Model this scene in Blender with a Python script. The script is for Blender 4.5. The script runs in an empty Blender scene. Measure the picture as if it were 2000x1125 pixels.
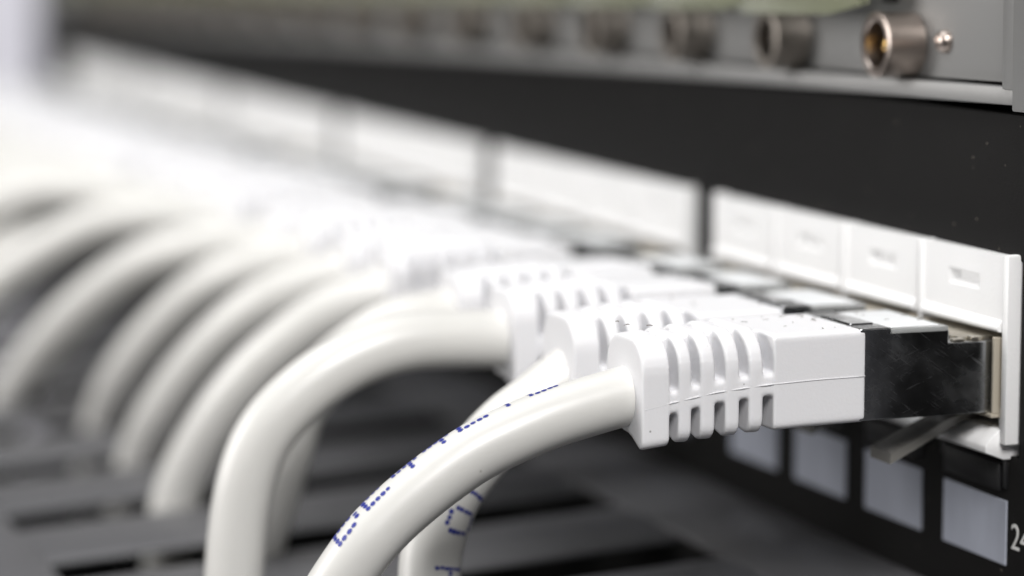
import bpy, bmesh, math, random
from mathutils import Vector, Matrix
random.seed(7)
S = bpy.context.scene
COL = S.collection
# ------------------------------------------------------------------ camera (1 unit = 1 cm)
S.unit_settings.system = 'METRIC'
S.unit_settings.scale_length = 0.01
cd = bpy.data.cameras.new("camera")
cam = bpy.data.objects.new("camera", cd)
COL.objects.link(cam)
ya, pi_ = math.radians(19.605), math.radians(7.104)
F = Vector((-math.cos(ya) * math.cos(pi_), math.sin(ya) * math.cos(pi_), -math.sin(pi_)))
R = Vector((math.sin(ya), math.cos(ya), 0))
U = R.cross(F)
CP = Vector((23.0107, -12.4758, 3.1339))
M = Matrix((R, U, -F)).transposed().to_4x4()
M.translation = CP
cam.matrix_world = M
cd.sensor_width = 36.0
cd.lens = 102.6
cd.clip_start = 0.1
cd.clip_end = 2000
cd.dof.use_dof = True
cd.dof.focus_distance = (Vector((0.5, -2.2, -0.75)) - CP).dot(F)
cd.dof.aperture_fstop = 0.126
S.camera = cam
# ------------------------------------------------------------------ world and lamps
w = bpy.data.worlds.new("World")
S.world = w
w.use_nodes = True
bg = w.node_tree.nodes['Background']
bg.inputs[0].default_value = (0.93, 0.95, 1.0, 1)
bg.inputs[1].default_value = 0.035


def area(name, loc, target, size, power, col=(1, 1, 1)):
    l = bpy.data.lights.new(name, 'AREA')
    l.shape = 'SQUARE'
    l.size = size
    l.energy = power
    l.color = col
    o = bpy.data.objects.new(name, l)
    COL.objects.link(o)
    o.location = loc
    o.rotation_euler = (Vector(target) - Vector(loc)).to_track_quat('-Z', 'Y').to_euler()
    return o


area("ceiling_softbox", (-20, -26, 70), (-16, -3, 0), 60, 34000, (0.98, 0.99, 1.0))
area("front_softbox", (-34, -80, 22), (-16, -3, -1), 45, 47000, (1.0, 0.972, 0.955))
area("side_softbox", (92, -26, 84), (-4, -2, -1), 48, 165000, (1.0, 0.98, 0.97))
area("wall_fill", (-75, 55, 35), (-110, 25, 0), 30, 38000, (0.95, 0.95, 1.0))  # added fill behind the panel, out of view, to brighten the far wall
vs = S.view_settings
vs.view_transform = 'Standard'
vs.look = 'None'
vs.exposure = 0.0
vs.gamma = 1.0
S.cycles.use_denoising = True
S.cycles.max_bounces = 8
S.cycles.sample_clamp_indirect = 6.0


# ------------------------------------------------------------------ materials
def mat(name, col, rough=0.5, metal=0.0, bump=0.0, bscale=40.0, stretch=None, sss=0.0, coat=0.0,
        specks=None, rvar=0.0, cvar=0.0, vscale=3.0, spec=0.5, trans=0.0, dust=0.0, scratch=0.0):
    m = bpy.data.materials.new(name)
    m.use_nodes = True
    nt = m.node_tree
    N, L = nt.nodes, nt.links
    b = N['Principled BSDF']
    b.inputs['Base Color'].default_value = (*col, 1)
    b.inputs['Roughness'].default_value = rough
    b.inputs['Metallic'].default_value = metal
    b.inputs['Specular IOR Level'].default_value = spec
    b.inputs['Coat Weight'].default_value = coat
    b.inputs['Coat Roughness'].default_value = 0.2
    if sss:
        b.inputs['Subsurface Weight'].default_value = sss
        b.inputs['Subsurface Radius'].default_value = (0.12, 0.11, 0.10)
        b.inputs['Subsurface Scale'].default_value = 1.0
    if trans:
        b.inputs['Transmission Weight'].default_value = trans
    tc = N.new('ShaderNodeTexCoord')
    mp = N.new('ShaderNodeMapping')
    L.new(tc.outputs['Object'], mp.inputs['Vector'])
    if stretch:
        mp.inputs['Scale'].default_value = stretch
    colout = None
    nz = N.new('ShaderNodeTexNoise')
    nz.inputs['Scale'].default_value = bscale
    nz.inputs['Detail'].default_value = 4
    L.new(mp.outputs[0], nz.inputs['Vector'])

    def mixcol(fac, a, c2):
        mx = N.new('ShaderNodeMix')
        mx.data_type = 'RGBA'
        L.new(fac, mx.inputs[0])
        if a is None:
            mx.inputs[6].default_value = (*col, 1)
        else:
            L.new(a, mx.inputs[6])
        mx.inputs[7].default_value = (*c2, 1)
        return mx.outputs[2]

    def ramp(inp, lo, hi):
        r = N.new('ShaderNodeMapRange')
        r.inputs[1].default_value = lo
        r.inputs[2].default_value = hi
        L.new(inp, r.inputs[0])
        return r.outputs[0]

    def mul(a, bb):
        r = N.new('ShaderNodeMath')
        r.operation = 'MULTIPLY'
        L.new(a, r.inputs[0])
        if isinstance(bb, float):
            r.inputs[1].default_value = bb
        else:
            L.new(bb, r.inputs[1])
        return r.outputs[0]

    if cvar or rvar:
        nv = N.new('ShaderNodeTexNoise')
        nv.inputs['Scale'].default_value = vscale
        nv.inputs['Detail'].default_value = 5
        L.new(mp.outputs[0], nv.inputs['Vector'])
        f = ramp(nv.outputs[0], 0.35, 0.7)
        if cvar:
            colout = mixcol(mul(f, cvar), colout, tuple(c * 0.5 for c in col))
        if rvar:
            r = N.new('ShaderNodeMapRange')
            r.inputs[3].default_value = rough
            r.inputs[4].default_value = rough + rvar
            L.new(nv.outputs[0], r.inputs[0])
            L.new(r.outputs[0], b.inputs['Roughness'])
    if specks:
        # lint and grit: sparse little grains, thicker on faces that look upward
        scol, sscale, amount = specks
        vo = N.new('ShaderNodeTexVoronoi')
        vo.inputs['Scale'].default_value = sscale
        L.new(tc.outputs['Object'], vo.inputs['Vector'])
        sm = ramp(vo.outputs['Distance'], 0.13, 0.06)
        sep = N.new('ShaderNodeSeparateColor')
        L.new(vo.outputs['Color'], sep.inputs[0])
        pick = ramp(sep.outputs[0], 1 - amount, 1 - amount + 0.01)
        colout = mixcol(mul(sm, pick), colout, scol)
    if dust:
        d = N.new('ShaderNodeTexNoise')
        d.inputs['Scale'].default_value = 55
        d.inputs['Detail'].default_value = 8
        d.inputs['Roughness'].default_value = 0.8
        L.new(tc.outputs['Object'], d.inputs['Vector'])
        colout = mixcol(mul(ramp(d.outputs[0], 0.56, 0.80), dust), colout, (0.45, 0.43, 0.40))
    if scratch:
        # fine wiping scratches in two slanting directions over faint smudges
        tot = None
        for ang, thr in ((0.62, 0.60), (-0.35, 0.63)):
            ma = N.new('ShaderNodeMapping')
            ma.inputs['Rotation'].default_value = (ang, 0.0, 0.0)
            L.new(tc.outputs['Object'], ma.inputs['Vector'])
            mb_ = N.new('ShaderNodeMapping')
            mb_.inputs['Scale'].default_value = (1, 1.0, 30)
            L.new(ma.outputs[0], mb_.inputs['Vector'])
            n2 = N.new('ShaderNodeTexNoise')
            n2.inputs['Scale'].default_value = 2.6
            n2.inputs['Detail'].default_value = 5
            n2.inputs['Roughness'].default_value = 0.65
            L.new(mb_.outputs[0], n2.inputs['Vector'])
            k_ = ramp(n2.outputs[0], thr, thr + 0.08)
            if tot is None:
                tot = k_
            else:
                ad = N.new('ShaderNodeMath')
                ad.operation = 'MAXIMUM'
                L.new(tot, ad.inputs[0])
                L.new(k_, ad.inputs[1])
                tot = ad.outputs[0]
        n3 = N.new('ShaderNodeTexNoise')
        n3.inputs['Scale'].default_value = 2.2
        n3.inputs['Detail'].default_value = 3
        L.new(tc.outputs['Object'], n3.inputs['Vector'])
        sm_ = mul(ramp(n3.outputs[0], 0.40, 0.68), 0.22)
        sc_ = mul(tot, float(scratch))
        ad = N.new('ShaderNodeMath')
        ad.operation = 'ADD'
        L.new(sm_, ad.inputs[0])
        L.new(sc_, ad.inputs[1])
        ad2 = N.new('ShaderNodeMath')
        ad2.operation = 'ADD'
        ad2.inputs[1].default_value = rough
        L.new(ad.outputs[0], ad2.inputs[0])
        L.new(ad2.outputs[0], b.inputs['Roughness'])
    if colout is not None:
        L.new(colout, b.inputs['Base Color'])
    if bump:
        bp = N.new('ShaderNodeBump')
        bp.inputs['Strength'].default_value = bump
        bp.inputs['Distance'].default_value = 0.02
        L.new(nz.outputs[0], bp.inputs['Height'])
        L.new(bp.outputs[0], b.inputs['Normal'])
    return m


M_BOOT = mat("boot_plastic", (0.81, 0.81, 0.825), 0.55, spec=0.35, bump=0.10, bscale=38, sss=0.12, specks=((0.10, 0.09, 0.08), 9, 0.05))
M_JACK = mat("jacket_vinyl", (0.705, 0.70, 0.67), 0.36, bump=0.05, bscale=9, sss=0.10, coat=0.15,
             specks=((0.20, 0.18, 0.14), 6, 0.04), cvar=0.06)
M_INK = mat("blue_ink", (0.022, 0.035, 0.27), 0.45)
M_STEEL = mat("plug_steel", (0.42, 0.43, 0.44), 0.13, 1.0, bump=0.03, bscale=14, scratch=0.15)
M_STEELD = mat("contact_metal", (0.62, 0.58, 0.50), 0.3, 1.0, bump=0.05, bscale=20)
M_TIN = mat("socket_tin", (0.56, 0.51, 0.42), 0.6, 0.5, bump=0.06, bscale=30, stretch=(1, 0.2, 4))
M_WHITE = mat("bezel_plastic", (0.89, 0.89, 0.885), 0.45, bump=0.16, bscale=30, sss=0.06)
M_INSERT = mat("insert_plastic", (0.80, 0.82, 0.83), 0.35, specks=((0.3, 0.3, 0.3), 14, 0.05))
M_CLEAR = mat("smoked_clear_plastic", (0.42, 0.41, 0.38), 0.18, trans=0.55, bump=0.06, bscale=12)
M_RIM = mat("clear_rim_plastic", (0.62, 0.63, 0.62), 0.25, trans=0.5, bump=0.1, bscale=25)
M_BLACK = mat("black_powder_coat", (0.0065, 0.0062, 0.006), 0.58, spec=0.13, bump=0.25, bscale=70, specks=((0.30, 0.27, 0.22), 12, 0.10), dust=0.02)
M_BLK2 = mat("black_plastic", (0.012, 0.012, 0.013), 0.3, bump=0.05)
M_LABEL = mat("label_window_plastic", (0.47, 0.50, 0.58), 0.35, cvar=0.35, vscale=1.3, stretch=(2.2, 1, 0.5), bump=0.02)
M_PRINT = mat("white_print", (0.72, 0.72, 0.70), 0.6)
M_ALU = mat("satin_aluminium", (0.33, 0.33, 0.325), 0.55, 0.75, bump=0.10, bscale=22, stretch=(3.5, 3.5, 0.6), specks=((0.8, 0.78, 0.7), 10, 0.03))
M_NICKEL = mat("nickel", (0.50, 0.43, 0.385), 0.25, 1.0, bump=0.03, bscale=9, rvar=0.15)
M_NICKEL_SHADED = mat("shaded_nickel", (0.33, 0.30, 0.27), 0.42, 1.0, bump=0.03, bscale=9, rvar=0.15)  # same nickel, with the shade under the label holders put into its colour
M_GOLD = mat("gold_pin", (0.90, 0.62, 0.22), 0.18, 1.0)
M_DARK = mat("dark_cavity", (0.010, 0.010, 0.010), 0.7, spec=0.2)
M_TAG = mat("green_clear_plastic", (0.44, 0.46, 0.32), 0.22, trans=0.45, bump=0.08, bscale=10)
M_DUCT = mat("grey_duct_plastic", (0.100, 0.100, 0.105), 0.42, bump=0.12, bscale=16, cvar=0.2, vscale=0.8)
M_WALL = mat("painted_wall", (0.80, 0.79, 0.84), 0.7, bump=0.03, bscale=0.6)
M_POST = mat("rack_post_paint", (0.13, 0.13, 0.14), 0.45, bump=0.1, bscale=20)
M_HAIR = mat("lint", (0.16, 0.14, 0.12), 0.8)


# ------------------------------------------------------------------ mesh helpers
class MB:
    def __init__(s):
        s.bm = bmesh.new()

    def box(s, a, b, bevel=0.0, seg=2):
        bm2 = bmesh.new()
        bmesh.ops.create_cube(bm2, size=1)
        for v in bm2.verts:
            v.co = Vector(((a[i] + b[i]) / 2 + v.co[i] * abs(b[i] - a[i]) for i in range(3)))
        if bevel:
            bmesh.ops.bevel(bm2, geom=bm2.edges[:], offset=bevel, segments=seg, profile=0.5, affect='EDGES')
        s.merge(bm2)
        return s

    def merge(s, bm2):
        me = bpy.data.meshes.new("tmp")
        bmesh.ops.recalc_face_normals(bm2, faces=bm2.faces[:])
        bm2.to_mesh(me)
        bm2.free()
        s.bm.from_mesh(me)
        bpy.data.meshes.remove(me)

    def loft(s, rings, cap=True):
        bm2 = bmesh.new()
        rs = [[bm2.verts.new(p) for p in r] for r in rings]
        n = len(rs[0])
        for a, b in zip(rs, rs[1:]):
            for i in range(n):
                bm2.faces.new((a[i], a[(i + 1) % n], b[(i + 1) % n], b[i]))
        if cap:
            bm2.faces.new(rs[0])
            bm2.faces.new(rs[-1])
        s.merge(bm2)
        return s

    def prism(s, poly, axis, lo, hi, bevel=0.0):
        """poly: 2D points in the two remaining axes (in x,y,z order), extruded from lo to hi along axis."""
        def p3(p, v):
            q = list(p)
            q.insert(axis, v)
            return Vector(q)
        bm2 = bmesh.new()
        A = [bm2.verts.new(p3(p, lo)) for p in poly]
        B = [bm2.verts.new(p3(p, hi)) for p in poly]
        n = len(poly)
        bm2.faces.new(A)
        bm2.faces.new(B)
        for i in range(n):
            bm2.faces.new((A[i], A[(i + 1) % n], B[(i + 1) % n], B[i]))
        bmesh.ops.recalc_face_normals(bm2, faces=bm2.faces[:])
        if bevel:
            bmesh.ops.bevel(bm2, geom=bm2.edges[:], offset=bevel, segments=2, profile=0.5, affect='EDGES')
        s.merge(bm2)
        return s

    def lathe(s, prof, n=40, axis=1, centre=(0, 0, 0)):
        """prof: (radius, position along axis) points, closed loop of revolution when first and last radius are 0."""
        rings = []
        for r, t in prof:
            r = max(r, 1e-4)
            ring = []
            for i in range(n):
                a = 2 * math.pi * i / n
                q = [r * math.cos(a), r * math.sin(a)]
                q.insert(axis, t)
                ring.append(Vector(q) + Vector(centre))
            rings.append(ring)
        return s.loft(rings, cap=True)

    def mesh(s, name, smooth=False, angle=None):
        me = bpy.data.meshes.new(name)
        s.bm.to_mesh(me)
        s.bm.free()
        if smooth:
            me.shade_smooth()
            if angle:
                me.set_sharp_from_angle(angle=math.radians(angle))
        return me


def obj(name, me, m=None, parent=None, loc=None):
    o = bpy.data.objects.new(name, me)
    COL.objects.link(o)
    if m and me and not me.materials:
        me.materials.append(m)
    if parent:
        o.parent = parent
    if loc:
        o.location = loc
    return o


def tag(o, label, cat, group=None):
    o['label'] = label
    o['category'] = cat
    if group:
        o['group'] = group
    return o


def rrect(w2, zt, zb, rt, rb, n=7):
    """rounded outline in (x, z): half width, top, bottom, radius of the upper and lower corners"""
    pts = []
    for cx, cz, r, a0 in ((w2 - rt, zt - rt, rt, 0), (-w2 + rt, zt - rt, rt, 90), (-w2 + rb, zb + rb, rb, 180), (w2 - rb, zb + rb, rb, 270)):
        for i in range(n):
            a = math.radians(a0 + 90 * i / (n - 1))
            pts.append((cx + r * math.cos(a), cz + r * math.sin(a)))
    return pts


def tube(path, rad, sides=28, sub=10, smooth=10):
    """smooth tube through the path points; returns mesh builder plus frames (pos, tangent, n1, n2)"""
    P = [Vector(p) for p in path]
    P = [P[0] * 2 - P[1]] + P + [P[-1] * 2 - P[-2]]
    pts = []
    for i in range(1, len(P) - 2):
        p0, p1, p2, p3 = P[i - 1:i + 3]
        for k in range(sub):
            t = k / sub
            pts.append(0.5 * ((2 * p1) + (-p0 + p2) * t + (2 * p0 - 5 * p1 + 4 * p2 - p3) * t * t + (-p0 + 3 * p1 - 3 * p2 + p3) * t ** 3))
    pts.append(P[-2])
    for _ in range(smooth):
        pts = [pts[0]] + [(pts[i - 1] + pts[i] * 2 + pts[i + 1]) / 4 for i in range(1, len(pts) - 1)] + [pts[-1]]
    fr = []
    n1 = Vector((1, 0, 0))
    for i, p in enumerate(pts):
        t = (pts[min(i + 1, len(pts) - 1)] - pts[max(i - 1, 0)]).normalized()
        n1 = (n1 - t * n1.dot(t)).normalized()
        fr.append((p, t, n1.copy(), t.cross(n1)))
    mb = MB()
    rings = [[p + (a * math.cos(2 * math.pi * j / sides) + b * math.sin(2 * math.pi * j / sides)) * rad for j in range(sides)] for p, t, a, b in fr]
    mb.loft(rings)
    return mb, fr


# ------------------------------------------------------------------ setting
mb = MB()
mb.box((-111, 6, -60), (-109, 80, 70))
o = obj("wall", mb.mesh("wall"), M_WALL)
o['kind'] = 'structure'

# ------------------------------------------------------------------ patch panel
GP, PP = 7.13, 1.6
PY = 0.12                     # face of the panel


def port_x(k):
    return -GP * (k // 4) - PP * (k % 4)


panel = obj("patch_bay", None)
panel.empty_display_size = 1
tag(panel, "black rack patch panel with white four-port blocks and pale label windows", "patch panel")
mb = MB()
mb.box((-45.6, PY, 0.22), (3.2, 0.32, 1.50), 0.03)
mb.box((-45.6, PY, -3.02), (3.2, 0.32, -1.50), 0.01)
mb.box((0.84, PY + .001, -1.6), (3.2, 0.318, 0.3))
for g in range(6):
    x1 = -GP * g - 5.64
    mb.box((x1 - (0.65 if g < 5 else 4.2), PY + .001, -1.6), (x1, 0.318, 0.3))
mb.box((-43.0, 0.32, -2.9), (2.4, 0.5, -2.7))
mb.box((-43.0, 0.32, 1.3), (2.4, 3.5, 1.45))
mb.box((-43.0, 3.4, -2.9), (2.4, 3.5, 1.3))
obj("panel_face", mb.mesh("panel_face", True, 30), M_BLACK, panel)

mb = MB()
mb.box((-0.585, PY - 0.012, -0.29), (0.585, PY + 0.02, 0.29), 0.006)
me_label = mb.mesh("label_window")
mb = MB()
mb.box((-0.52, PY - 0.05, -0.13), (0.52, PY + 0.02, 0.12), 0.02)
mb.box((-0.60, PY - 0.03, 0.02), (-0.54, PY + 0.02, 0.16), 0.01)
mb.box((0.54, PY - 0.03, -0.10), (0.60, PY + 0.02, 0.16), 0.01)
me_latchcov = mb.mesh("label_clip", True, 30)
for k in range(24):
    obj("label_window", me_label, M_LABEL, panel, (port_x(k) + 0.075, 0, -2.20))
    obj("label_clip", me_latchcov, M_BLK2, panel, (port_x(k) + 0.06, 0, -1.70))

# number printed beside the nearest label
fc = bpy.data.curves.new("number_print", 'FONT')
fc.body = "24"
fc.size = 0.33
fc.extrude = 0.002
fo = bpy.data.objects.new("tmp_number", fc)
COL.objects.link(fo)
dg = bpy.context.evaluated_depsgraph_get()
me_num = bpy.data.meshes.new_from_object(fo.evaluated_get(dg))
bpy.data.objects.remove(fo)
no = obj("number_print", me_num, M_PRINT, panel, (0.735, PY - 0.004, -2.315))
no.rotation_euler = (math.radians(90), 0, 0)

# white four-port block: frame with ribs and sill, four cover plates, four sockets
mb = MB()
mb.box((0.70, 0.0, -1.385), (0.80, 0.95, 0.285), 0.02)
mb.box((-5.60, 0.0, -1.385), (-5.50, 0.95, 0.285), 0.02)
mb.box((-5.52, 0.18, 0.18), (0.72, 0.95, 0.270), 0.01)
for j in range(3):
    mb.box((-0.845 - PP * j, -0.012, -1.30), (-0.765 - PP * j, 0.95, 0.275), 0.015)
mb.prism([(0.0, -1.26), (-0.10, -1.36), (-0.13, -1.40), (-0.13, -1.46), (0.05, -1.53), (0.95, -1.53), (0.95, -1.26)], 0, -5.505, 0.695, 0.012)
mb.box((-5.5, 0.90, -1.3), (0.7, 0.948, 0.2))
for j in range(4):
    mb.box((-PP * j + 0.62, 0.03, -1.33), (-PP * j + 0.70, 0.9, -1.06), 0.02)
me_block = mb.mesh("port_block", True, 30)
mb = MB()                                    # cover plate with a little rectangular recess
X0, X1, Z0, Z1 = -0.755, 0.695, -0.31, 0.268
wx0, wx1, wz0, wz1 = -0.30, 0.275, -0.072, 0.072
y0, y1 = 0.012, 0.13
mb.box((X0, y0, Z0), (wx0, y1, Z1))
mb.box((wx1, y0, Z0), (X1, y1, Z1))
mb.box((wx0, y0, wz1), (wx1, y1, Z1))
mb.box((wx0, y0, Z0), (wx1, y1, wz0))
mb.box((wx0 - .05, y0 + 0.075, wz0 - .03), (wx1 + .05, y1 + .02, wz1 + .03))
mb.prism([(wx0 - .01, y0 + .001), (wx0, y0 + .001), (wx0 + .11, y0 + .08), (wx0 - .01, y0 + .08)], 2, wz0 - .01, wz1 + .01)
mb.prism([(y0 + .0015, wz0 - .01), (y0 + .0015, wz0), (y0 + .08, wz0 + .05), (y0 + .08, wz0 - .01)], 0, wx0 - .01, wx1 + .01)
mb.prism([(y0 + .01, -0.285), (y0 - .055, -0.345), (y0 - .06, -0.375), (y0 - .03, -0.40), (y0 + .12, -0.415), (0.5, -0.40), (0.5, -0.33), (y1, -0.30)], 0, X0 + .002, X1 - .002, 0.008)
me_cover = mb.mesh("port_cover", True, 15)
mb = MB()                                    # tinned socket shell
sx, st, sb, th = 0.655, -0.445, -1.125, 0.035
mb.box((-sx, -0.045, sb), (-sx + th, 0.85, st), 0.008)
mb.box((sx - th, -0.045, sb), (sx, 0.85, st), 0.008)
mb.box((-sx, 0.16, st - .0), (sx, 0.85, st + th), 0.008)
mb.box((-sx, -0.06, sb - th), (sx, 0.85, sb), 0.008)
mb.box((-sx, 0.82, sb), (sx, 0.85, st))
me_socket = mb.mesh("socket", True, 12)
for g in range(6):
    blk = obj("port_block", me_block, M_WHITE, panel, (-GP * g, 0, 0))
    for j in range(4):
        c = obj("port_cover", me_cover, M_WHITE, blk, (-PP * j, 0, 0))
        s = obj("socket", me_socket, M_TIN, blk, (-PP * j, 0, 0))

# ------------------------------------------------------------------ patch cables
# moulded boot: hood, spine, ribs and collar grown together
RIBS = [(-2.935, -2.838), (-2.744, -2.634), (-2.527, -2.420), (-2.322, -2.215)]


def lerp_tab(tab, y):
    for (ya_, va), (yb, vb) in zip(tab, tab[1:]):
        if y >= yb:
            return va + (vb - va) * (y - ya_) / (yb - ya_)
    return tab[-1][1]


def zmid(y):                                  # height of the moulding seam along the boot
    return lerp_tab([(-1.2, -0.735), (-1.7, -0.742), (-2.15, -0.762), (-2.61, -0.815), (-3.01, -0.895), (-3.30, -0.965)], y)


def ztop(y):
    return lerp_tab([(-2.0, -0.290), (-2.34, -0.294), (-2.56, -0.303), (-2.77, -0.325), (-2.98, -0.345), (-3.30, -0.362)], y)


def zbot(y):
    return lerp_tab([(-2.0, -1.164), (-2.27, -1.190), (-2.70, -1.232), (-2.90, -1.252), (-3.30, -1.310)], y)


def halfw(y):                                 # the boot narrows towards the cable
    return lerp_tab([(-1.0, 0.585), (-2.1, 0.585), (-3.30, 0.412)], y)


mb = MB()
hood = [[Vector((x, y, z)) for x, z in rrect(0.585, zt, zb, 0.05, 0.06)] for y, zt, zb in
        ((-1.25, -0.328, -1.142), (-1.7, -0.333, -1.152), (-2.115, -0.338, -1.165))]
mb.loft(hood)
def ribsec(w2, zt, zb, rt, rb, arch, rl=None):
    """rounded rib outline whose underside arches up between its two feet"""
    pts = rrect(w2, zt, zb, rt, rb, 8)
    k = len(pts) * 3 // 4                # between the lower left and lower right corners
    if rl:                               # a softer foot on the far side
        pts[k - 8:k] = rrect(w2, zt, zb + arch, rt, rl, 8)[k - 8:k]
    mid = [(w2 * f, zb + arch * (1 - (abs(f) / .75) ** 2)) for f in (-.6, -.4, -.2, 0, .2, .4, .6)]
    if rl:
        mid = [(x, z) for x, z in mid if x > -w2 + rl]
    return pts[:k] + mid + pts[k:]


for a, b in RIBS:
    y = (a + b) / 2
    a, b, w2 = a - .012, b + .012, halfw(y)
    mb.loft([[Vector((x, yy, z)) for x, z in ribsec(w2 + .004 - d, ztop(y) - d, zbot(y) + d, w2 * .60, 0.13, 0.05)] for yy, d in
             ((a, 0.015), (a + .015, 0.0), (b - .015, 0.0), (b, 0.015))])
mb.loft([[Vector((x, y, z)) for x, z in ribsec(w2 - d, ztop(y) - d, zbot(y) + d, 0.29, 0.08, 0.11, 0.40)] for y, d, w2 in
         ((-3.258, 0.012, .425), (-3.245, 0.0, .425), (-3.03, 0.0, .457), (-3.02, 0.008, .457))])
mb.loft([[Vector((sx_ * hw, y, z)) for sx_, z in ((-1, zt), (1, zt), (1, zb), (-1, zb))] for y, zt, zb, hw in
         ((-2.05, -0.338, -.80, .22), (-2.5, -0.345, -.84, .205), (-3.15, -0.392, -.96, .17))])
mb.loft([[Vector((x, y, zmid(y) + z)) for x, z in rrect(halfw(y) - .004, 0.094, -0.100, 0.04, 0.04)] for y in (-2.05, -2.3, -2.6, -2.9, -3.15)])
raw = mb.mesh("boot_raw")
to = bpy.data.objects.new("tmp_boot", raw)
COL.objects.link(to)
md = to.modifiers.new("r", 'REMESH')
md.mode = 'VOXEL'
md.voxel_size = 0.0145
md.use_smooth_shade = True
md2 = to.modifiers.new("s", 'SMOOTH')
md2.factor = 0.5
md2.iterations = 3
dg = bpy.context.evaluated_depsgraph_get()
me_boot = bpy.data.meshes.new_from_object(to.evaluated_get(dg))
me_boot.name = "boot"
me_boot.materials.clear()
me_boot.shade_smooth()
bpy.data.objects.remove(to)

mb = MB()                                    # raised seam left by the mould
ys = [-1.256 - i * (1.985 / 16) for i in range(17)]
me_seam = []
for sgn in (1, -1):
    mb = MB()
    mb.loft([[Vector((sgn * (halfw(y) - .013), y, zmid(y) + .012)), Vector((sgn * (halfw(y) + .0065), y, zmid(y) + .004)), Vector((sgn * (halfw(y) + .0065), y, zmid(y) - .002)), Vector((sgn * (halfw(y) - .013), y, zmid(y) - .012))] for y in ys])
    me_seam.append(mb.mesh("mould_seam", True))

mb = MB()                                    # screened plug body
mb.prism([(-1.3, -1.128), (0.7, -1.115), (0.7, -0.482), (-0.445, -0.482), (-0.445, -0.366), (-1.005, -0.366), (-1.005, -0.324), (-1.3, -0.324)], 0, -0.578, 0.578, 0.012)
mb.box((-0.30, -1.262, -0.34), (0.30, -1.04, -0.314), 0.006)
me_shield = mb.mesh("plug_shield", True, 12)
mb = MB()
mb.box((-0.50, -1.03, -0.40), (0.50, -0.50, -0.327), 0.012)
me_insert = mb.mesh("plug_insert", True, 35)
mb = MB()
mb.box((-0.579, -1.004, -0.383), (-0.495, -0.452, -0.334), 0.010)
mb.box((0.495, -1.004, -0.383), (0.579, -0.452, -0.334), 0.010)
mb.box((-0.50, -0.50, -0.383), (0.50, -0.452, -0.334), 0.010)
me_rim = mb.mesh("plug_rim", True, 35)
mb = MB()
for i in range(8):
    x = -0.44 + i * 0.126
    mb.box((x - .030, -0.30, -0.49), (x + .030, 0.4, -0.452), 0.008)
mb.box((0.50, -0.40, -0.49), (0.57, -0.28, -0.455), 0.01)
mb.box((0.47, -0.22, -0.49), (0.57, -0.10, -0.440), 0.012)
me_contact = mb.mesh("plug_contacts", True, 35)
mb = MB()                                    # latch lever, springing down and back from the plug nose
lv = [[Vector((s_ * wd, y, z + dz)) for s_, dz in ((-1, th_), (1, th_), (1, 0), (-1, 0))] for y, z, wd, th_ in
      ((0.35, -1.19, 0.17, 0.06), (0.0, -1.235, 0.17, 0.07), (-0.25, -1.33, 0.17, 0.08), (-0.5, -1.455, 0.20, 0.085), (-0.80, -1.605, 0.20, 0.10))]
mb.loft(lv)
mb.loft([[Vector((s_ * 0.10, y, z + dz)) for s_, dz in ((-1, .05), (1, .05), (1, 0), (-1, 0))] for y, z in ((-0.05, -1.28), (-0.35, -1.43), (-0.62, -1.56))])
me_latch = mb.mesh("latch_lever", False)

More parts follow.
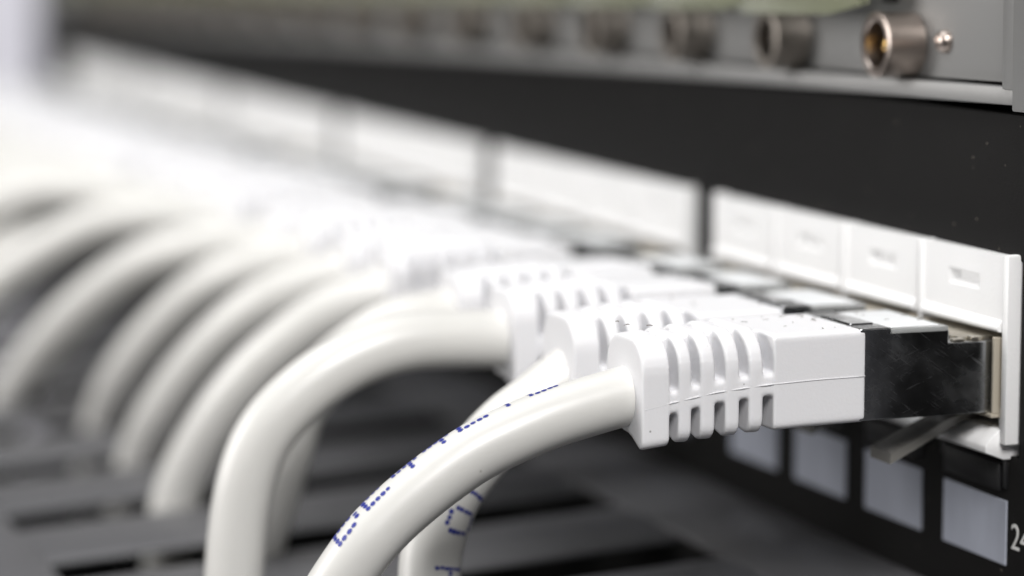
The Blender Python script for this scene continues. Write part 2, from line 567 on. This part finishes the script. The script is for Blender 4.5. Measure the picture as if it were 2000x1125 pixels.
PATHS = {
    0: [(0, -3.0, -0.85), (0, -3.257, -0.89), (-0.007, -3.565, -0.959), (-0.019, -3.916, -1.048), (-0.034, -4.268, -1.171), (-0.053, -4.551, -1.29), (-0.074, -4.792, -1.433), (-0.097, -5.076, -1.634), (-0.123, -5.355, -1.866), (-0.15, -5.609, -2.148), (-0.3, -5.95, -2.75), (-0.5, -6.1, -3.4), (-0.7, -6.15, -4.6), (-0.7, -6.1, -6)],
    1: [(-1.6, -3.05, -0.90), (-1.6, -3.25, -1.02), (-1.593, -3.465, -1.175), (-1.581, -3.766, -1.368), (-1.565, -4.066, -1.653), (-1.546, -4.317, -1.962), (-1.524, -4.447, -2.254), (-1.5, -4.538, -2.656), (-1.25, -4.6, -3.4), (-1.0, -4.6, -4.6), (-0.9, -4.6, -6)],
    2: [(-3.2, -3.1, -0.83), (-3.207, -3.725, -0.801), (-3.221, -4.162, -0.787), (-3.238, -4.534, -0.874), (-3.259, -4.907, -1.025), (-3.283, -5.249, -1.275), (-3.309, -5.558, -1.57), (-3.337, -5.709, -1.903), (-3.368, -5.805, -2.3), (-3.4, -5.869, -2.948), (-3.45, -5.9, -4), (-3.47, -5.9, -6)],
    3: [(-4.8, -3.1, -0.80), (-4.83, -3.711, -0.852), (-4.884, -4.073, -1.025), (-4.954, -4.457, -1.328), (-5.037, -4.757, -1.664), (-5.131, -4.88, -2.148), (-5.235, -4.946, -2.462), (-5.349, -5.015, -2.786), (-5.55, -5.079, -3.173), (-5.85, -5.098, -3.7), (-6.1, -5.1, -5), (-6.1, -5.1, -6)],
    4: [(-7.13, -3.1, -0.80), (-7.24, -3.709, -0.994), (-7.442, -4.058, -1.257), (-7.703, -4.454, -1.641), (-8.012, -4.785, -2.125), (-8.362, -5.027, -2.687), (-8.75, -5.208, -3.328), (-8.9, -5.3, -4.5), (-8.9, -5.3, -6)],
    5: [(-8.73, -3.1, -0.80), (-8.978, -3.871, -1.026), (-9.431, -4.301, -1.418), (-10.017, -4.65, -1.96), (-10.712, -4.93, -2.661), (-11.5, -5.016, -3.351), (-11.9, -5.1, -4.5)],
    6: [(-10.33, -3.1, -0.80), (-10.676, -3.79, -0.922), (-11.309, -4.205, -1.226), (-12.129, -4.597, -1.815), (-13.099, -4.884, -2.584), (-14.2, -4.9, -3.354), (-14.6, -5.0, -4.5)],
    7: [(-11.93, -3.1, -0.80), (-12.177, -3.793, -0.799), (-12.628, -4.208, -0.895), (-13.212, -4.605, -1.137), (-13.904, -4.996, -1.563), (-14.689, -5.388, -2.146), (-15.557, -5.649, -2.802), (-16.5, -5.809, -3.462), (-17.0, -5.9, -4.6)],
    8: [(-14.26, -3.1, -0.80), (-14.435, -3.783, -0.68), (-14.755, -4.26, -0.69), (-15.169, -4.723, -0.80), (-15.66, -5.252, -1.124), (-16.216, -5.853, -1.605), (-16.75, -6.32, -2.172), (-16.97, -6.6, -2.95), (-17.0, -6.7, -4.5)],
    9: [(-15.86, -3.1, -0.80), (-16.043, -3.764, -0.66), (-16.377, -4.258, -0.52), (-16.811, -4.666, -0.46), (-17.324, -5.069, -0.52), (-17.906, -5.545, -0.766), (-18.549, -6.026, -1.189), (-19.249, -6.45, -1.835), (-19.67, -6.6, -2.9), (-19.67, -6.7, -4.5)],
}
for k in range(10, 24):
    x = port_x(k)
    d = random.uniform(-0.35, 0.35)
    h = random.uniform(-0.05, 0.14)
    sl = -3.47 - 2.7 * round((-(x - 2.6) - 3.47) / 2.7)
    e = sl - x
    PATHS[k] = [(x, -3.1, -0.80), (x + e * .04, -3.8, -0.80 + h), (x + e * .10, -4.4 + d * .2, -0.92 + h), (x + e * .2, -4.95 + d * .5, -1.2 + h),
                (x + e * .4, -5.4 + d, -1.75), (x + e * .65, -5.7 + d, -2.5), (x + e * .95, -5.85 + d, -3.4), (sl, -5.9 + d, -4.6)]

ORD = ["first", "second", "third", "fourth", "fifth", "sixth"]
SPECIAL = {
    0: "sharp white patch cable in the port marked 24, blue dots along its top edge",
    1: "white patch cable with dotted letters O and H, dropping behind the sharp cable",
    2: "white patch cable bending sharply down, left of the two cables with blue print",
    3: "shaded white patch cable hanging just behind the sharply bent one",
}
GLY = {  # 5 x 7 dot letters, rows from the top
    'H': ["10001", "10001", "10001", "11111", "10001", "10001", "10001"],
    'O': ["01110", "10001", "10001", "10001", "10001", "10001", "01110"],
    'D': ["11110", "10001", "10001", "10001", "10001", "10001", "11110"],
    '4': ["00010", "00110", "01010", "10010", "11111", "00010", "00010"],
    '2': ["01110", "10001", "00001", "00110", "01000", "10000", "11111"],
    'T': ["11111", "00100", "00100", "00100", "00100", "00100", "00100"],
    'L': ["10000", "10000", "10000", "10000", "10000", "10000", "11111"],
    'E': ["11111", "10000", "10000", "11110", "10000", "10000", "11111"],
    '0': ["01110", "10001", "10001", "10001", "10001", "10001", "01110"],
    'B': ["11110", "10001", "10001", "11110", "10001", "10001", "11110"],
    'U': ["10001", "10001", "10001", "10001", "10001", "10001", "01110"],
    'I': ["01110", "00100", "00100", "00100", "00100", "00100", "01110"],
    '-': ["00000", "00000", "00000", "11111", "00000", "00000", "00000"],
}


def dots(fr, rad, text, s0, ang0, flip, pu, pv, adv, dr=0.020, twist=0.0):
    """dot-matrix ink laid on the jacket: s0 arc length of the first column, ang0 angle of the letters' foot"""
    cum = [0.0]
    for a, b in zip(fr, fr[1:]):
        cum.append(cum[-1] + (b[0] - a[0]).length)
    rnd = random.Random(3)

    def at(s, an, r):
        i = max(0, min(len(cum) - 2, next((j for j in range(len(cum) - 1) if cum[j + 1] >= s), len(cum) - 2)))
        t = (s - cum[i]) / max(1e-6, cum[i + 1] - cum[i])
        p = fr[i][0].lerp(fr[i + 1][0], t)
        a = fr[i][2].lerp(fr[i + 1][2], t).normalized()
        b = fr[i][3].lerp(fr[i + 1][3], t).normalized()
        return p + (a * math.cos(an) + b * math.sin(an)) * r
    bm = bmesh.new()
    for ci, ch in enumerate(text):
        if ch == ' ':
            continue
        g = GLY[ch]
        for row in range(7):
            for c in range(5):
                if g[row][c] == '1':
                    cs = s0 + flip * (ci * adv + c * pu) + rnd.uniform(-.004, .004)
                    ca = ang0 + twist * (cs - s0) + (6 - row) * pv / rad + rnd.uniform(-.012, .012)
                    vs_ = []
                    k_ = dr * rnd.uniform(.88, 1.08)
                    for q in range(9):
                        a = 2 * math.pi * q / 9
                        vs_.append(bm.verts.new(at(cs + k_ * math.cos(a), ca + k_ * math.sin(a) / rad, rad + 0.0025)))
                    bm.faces.new(vs_)
    me = bpy.data.meshes.new("printed_text")
    bm.to_mesh(me)
    bm.free()
    return me


for k in range(24):
    x = port_x(k)
    root = obj("patch_cable", None, None, None, (x, 0, 0))
    root.empty_display_size = 0.5
    g, j = k // 4, k % 4
    lab = SPECIAL.get(k) or "white patch cable in the %s port of the %s four-port block, counting from right" % (ORD[j], ORD[g])
    tag(root, lab, "patch cable", "white patch cables plugged into the panel")
    dz = 0 if k == 0 else random.uniform(-0.025, 0.02)
    boot = obj("boot", me_boot, M_BOOT, root, (0, dz * .2, dz))
    for q in me_seam:
        obj("mould_seam", q, M_BOOT, boot)
    if k:
        boot.rotation_euler = (random.uniform(-.008, .008), random.uniform(-.03, .03), random.uniform(-.010, .010))
    sh = obj("plug_shield", me_shield, M_STEEL, root, (0, 0, 0))
    obj("plug_insert", me_insert, M_INSERT, sh)
    obj("plug_rim", me_rim, M_RIM, sh)
    obj("plug_contacts", me_contact, M_STEELD, sh)
    obj("latch_lever", me_latch, M_CLEAR, root)
    rad = 0.258 if k == 0 else 0.282
    tb, fr = tube([(p[0] - x, p[1], p[2]) for p in PATHS[k]], rad, 36 if k < 4 else 22, 10 if k < 4 else 6, 70 if k == 2 else 10)
    jk = obj("jacket", tb.mesh("jacket", True, 60), M_JACK, root)
    if k == 0:
        obj("printed_text", dots(fr, rad, "BE44LTE", 2.97, math.radians(61), -1, 0.055, 0.050, 0.32, 0.0240, math.radians(-13)), M_INK, jk)['kind'] = 'stuff'
    if k == 1:
        obj("printed_text", dots(fr, rad, "TO H", 1.46, math.radians(-48), 1, 0.052, 0.046, 0.30, 0.023), M_INK, jk)['kind'] = 'stuff'

# lint and grit lying on the nearest plugs
mb = MB()
rl = random.Random(11)
SPOTS = [(0.0, -1.7, -0.326, .45, .40, 16), (0.0, -0.75, -0.324, .40, .22, 5), (0.0, -3.2, -0.262, .2, .08, 4), (-1.6, -1.7, -0.326, .45, .4, 8)]
for cx, cy, cz, sx_, sy_, n in SPOTS:
    for i in range(n):
        px, py = cx + rl.uniform(-sx_, sx_), cy + rl.uniform(-sy_, sy_)
        a, ln, bend = rl.uniform(0, 6.28), rl.uniform(.02, .09), rl.uniform(-2.5, 2.5)
        pts = []
        for q in range(6):
            pts.append((px, py, cz + 0.006 * math.sin(q * .6)))
            px += math.cos(a) * ln / 5
            py += math.sin(a) * ln / 5
            a += bend / 5
        r_ = rl.choice((.0022, .003, .0045))
        mb.loft([[Vector((p[0] + r_ * math.cos(b) * math.sin(a), p[1] + r_ * math.cos(b) * math.cos(a), p[2] + r_ * math.sin(b))) for b in (0, 2.1, 4.2)] for p in pts])
lint = obj("lint", mb.mesh("lint"), M_HAIR)
lint['kind'] = 'stuff'
lint['label'] = "fine dark lint and grit lying on top of the nearest white plugs"
lint['category'] = "lint"

# ------------------------------------------------------------------ slotted cable duct below the panel
duct = obj("cable_duct", None, None, None, (0, -1.1, -3.0))
duct.rotation_euler = (math.atan(0.062), 0, 0)
tag(duct, "dark grey slotted cable duct lid lying below the panel, swallowing the cables", "cable duct")
mb = MB()
mb.box((-48, 0.0, -0.07), (8, 1.6, 0), 0.015)
obj("rear_rail", mb.mesh("rear_rail", True, 30), M_DUCT, duct)
mb = MB()
mb.box((-48, -7.2, -0.07), (8, -6.02, 0), 0.015)
mb.box((-48, -7.28, -7), (8, -7.0, 0.03), 0.10)
obj("front_rail", mb.mesh("front_rail", True, 30), M_DUCT, duct)
mb = MB()
mb.box((-48, -7.0, -7.2), (8, 1.05, -7.0))
mb.box((-48, 0.9, -7.0), (8, 1.05, -0.25))
obj("duct_trough", mb.mesh("duct_trough"), M_DARK, duct)
mb = MB()
mb.prism([(-0.88, -0.13), (0.88, -0.13), (0.88, -0.10), (0.80, -0.065), (0.62, -0.03), (0.35, -0.008), (0, 0.0), (-0.35, -0.008), (-0.62, -0.03), (-0.80, -0.065), (-0.88, -0.10)], 1, -6.06, 0.04, 0.004)
me_slat = mb.mesh("duct_slat", True, 30)
for i in range(-3, 17):
    obj("duct_slat", me_slat, M_DUCT, duct, (-3.47 - 2.7 * i - 1.35, 0, -0.004))

# ------------------------------------------------------------------ equipment above the panel
dev = obj("coax_shelf", None, None, None, (0.655, 0, 1.583))
dev.rotation_euler = (0, -0.0149, 0)
tag(dev, "satin silver equipment shelf above the black panel, row of round coaxial connectors", "equipment shelf")
mb = MB()
mb.box((-43.0, 0.0, 0.0), (0.30, 0.30, 0.155), 0.015)
mb.box((-43.0, 0.28, 0.0), (0.30, 6, 0.10))
obj("bottom_ledge", mb.mesh("bottom_ledge", True, 30), M_ALU, dev)
mb = MB()
mb.box((-42.5, 0.13, 0.185), (0.0, 0.28, 5.0), 0.012)
obj("fascia", mb.mesh("fascia", True, 30), M_ALU, dev)
mb = MB()
mb.box((-42.6, 0.6, 0.11), (0.1, 6, 5.0))
obj("chassis", mb.mesh("chassis"), M_DARK, dev)
for side, xa, xb in ((1, 0.015, 0.27), (-1, -43.0, -42.55)):
    mb = MB()
    mb.box((xa, -0.03, 0.135), (xb, 0.45, 5.0), 0.015)
    if side > 0:
        mb.box((0.262, -0.07, -0.045), (2.6, 0.5, 5.0), 0.02)
    else:
        mb.box((-45.2, -0.07, 0.0), (-42.98, 0.5, 5.0), 0.02)
    obj("end_bracket", mb.mesh("end_bracket", True, 30), M_ALU, dev)
R0 = 0.304
mb = MB()
mb.lathe([(0.0, 0.12), (R0 * .98, 0.12), (R0 * .98, -0.20), (R0, -0.22), (R0, -0.255), (R0 - .02, -0.265), (R0 - .075, -0.265), (R0 - .09, -0.25), (R0 - .09, 0.06), (0.0, 0.06)], 56)
me_shell = mb.mesh("coax_connector", True, 35)
me_shell2 = me_shell.copy()
mb = MB()
mb.lathe([(0.0, 0.1), (0.155, 0.1), (0.155, -0.03), (0.12, -0.05), (0.0, -0.05)], 32)
me_ins = mb.mesh("insulator", True, 35)
mb = MB()
mb.lathe([(0.0, 0.1), (0.075, 0.1), (0.085, -0.10), (0.07, -0.15), (0.03, -0.17), (0.0, -0.172)], 24)
me_pin = mb.mesh("centre_pin", True, 50)
me_pin2 = me_pin.copy()
mb = MB()
mb.lathe([(0.0, 0.15), (0.105, 0.15), (0.105, 0.09), (0.085, 0.055), (0.045, 0.035), (0.0, 0.03)], 24)
me_lug = mb.mesh("rivet", True, 50)
mb = MB()
poly = [(-2.65, 0.0), (-0.62, 0.01), (0.0, 0.10), (0.0, 0.9), (-2.65, 0.9)]
mb.prism(poly, 1, -0.40, -0.345, 0.012)
mb.prism([(p[0] + .01, p[1] + .018) for p in poly], 1, -0.325, -0.27, 0.012)
mb.box((-2.4, -0.35, 0.35), (-2.2, 0.14, 0.55), 0.02)
mb.box((-0.5, -0.35, 0.35), (-0.3, 0.14, 0.55), 0.02)
me_tag = mb.mesh("label_holder", True, 30)
mb = MB()
mb.box((-0.16, 0.118, 0.0), (0.16, 0.2, 0.5), 0.01)
me_slot = mb.mesh("vent_slot", True, 30)
mb = MB()
mb.lathe([(0.0, 0.14), (0.11, 0.14), (0.11, 0.08), (0.09, 0.05), (0.0, 0.045)], 24)
me_screw = mb.mesh("screw", True, 40)
for i in range(16):
    cx = -1.95 - 2.45 * i
    cn = obj("coax_connector", me_shell if i == 0 else me_shell2, M_NICKEL if i == 0 else M_NICKEL_SHADED, dev, (cx, 0, 0.478))
    obj("insulator", me_ins, M_DARK, cn)
    obj("centre_pin", me_pin if i == 0 else me_pin2, M_GOLD if i == 0 else M_NICKEL_SHADED, cn)
    if i == 0:
        obj("rivet", me_lug, M_NICKEL, dev, (cx + 0.66, 0, 0.515))
    obj("label_holder", me_tag, M_TAG, dev, (cx - 0.10, 0, 0.735 + (0.0 if i < 1 else 0.02)))
    obj("vent_slot", me_slot, M_DARK, dev, (cx - 0.45, 0, 0.86))

# ------------------------------------------------------------------ rack posts
for x0, x1, lab in ((-47.5, -43.4, "dark steel rack post at the far end of the patch panel"),
                    (2.7, 6.5, "dark steel rack post beside the port numbered 24")):
    mb = MB()
    mb.box((x0, 0.55, -40), (x1, 0.75, 45), 0.03)
    mb.box((x0 if x0 < -10 else x1 - .2, 0.76, -40), ((x0 + .2) if x0 < -10 else x1, 6, 45), 0.03)
    tag(obj("rack_post", mb.mesh("rack_post", True, 30), M_POST), lab, "rack post", "rack posts")
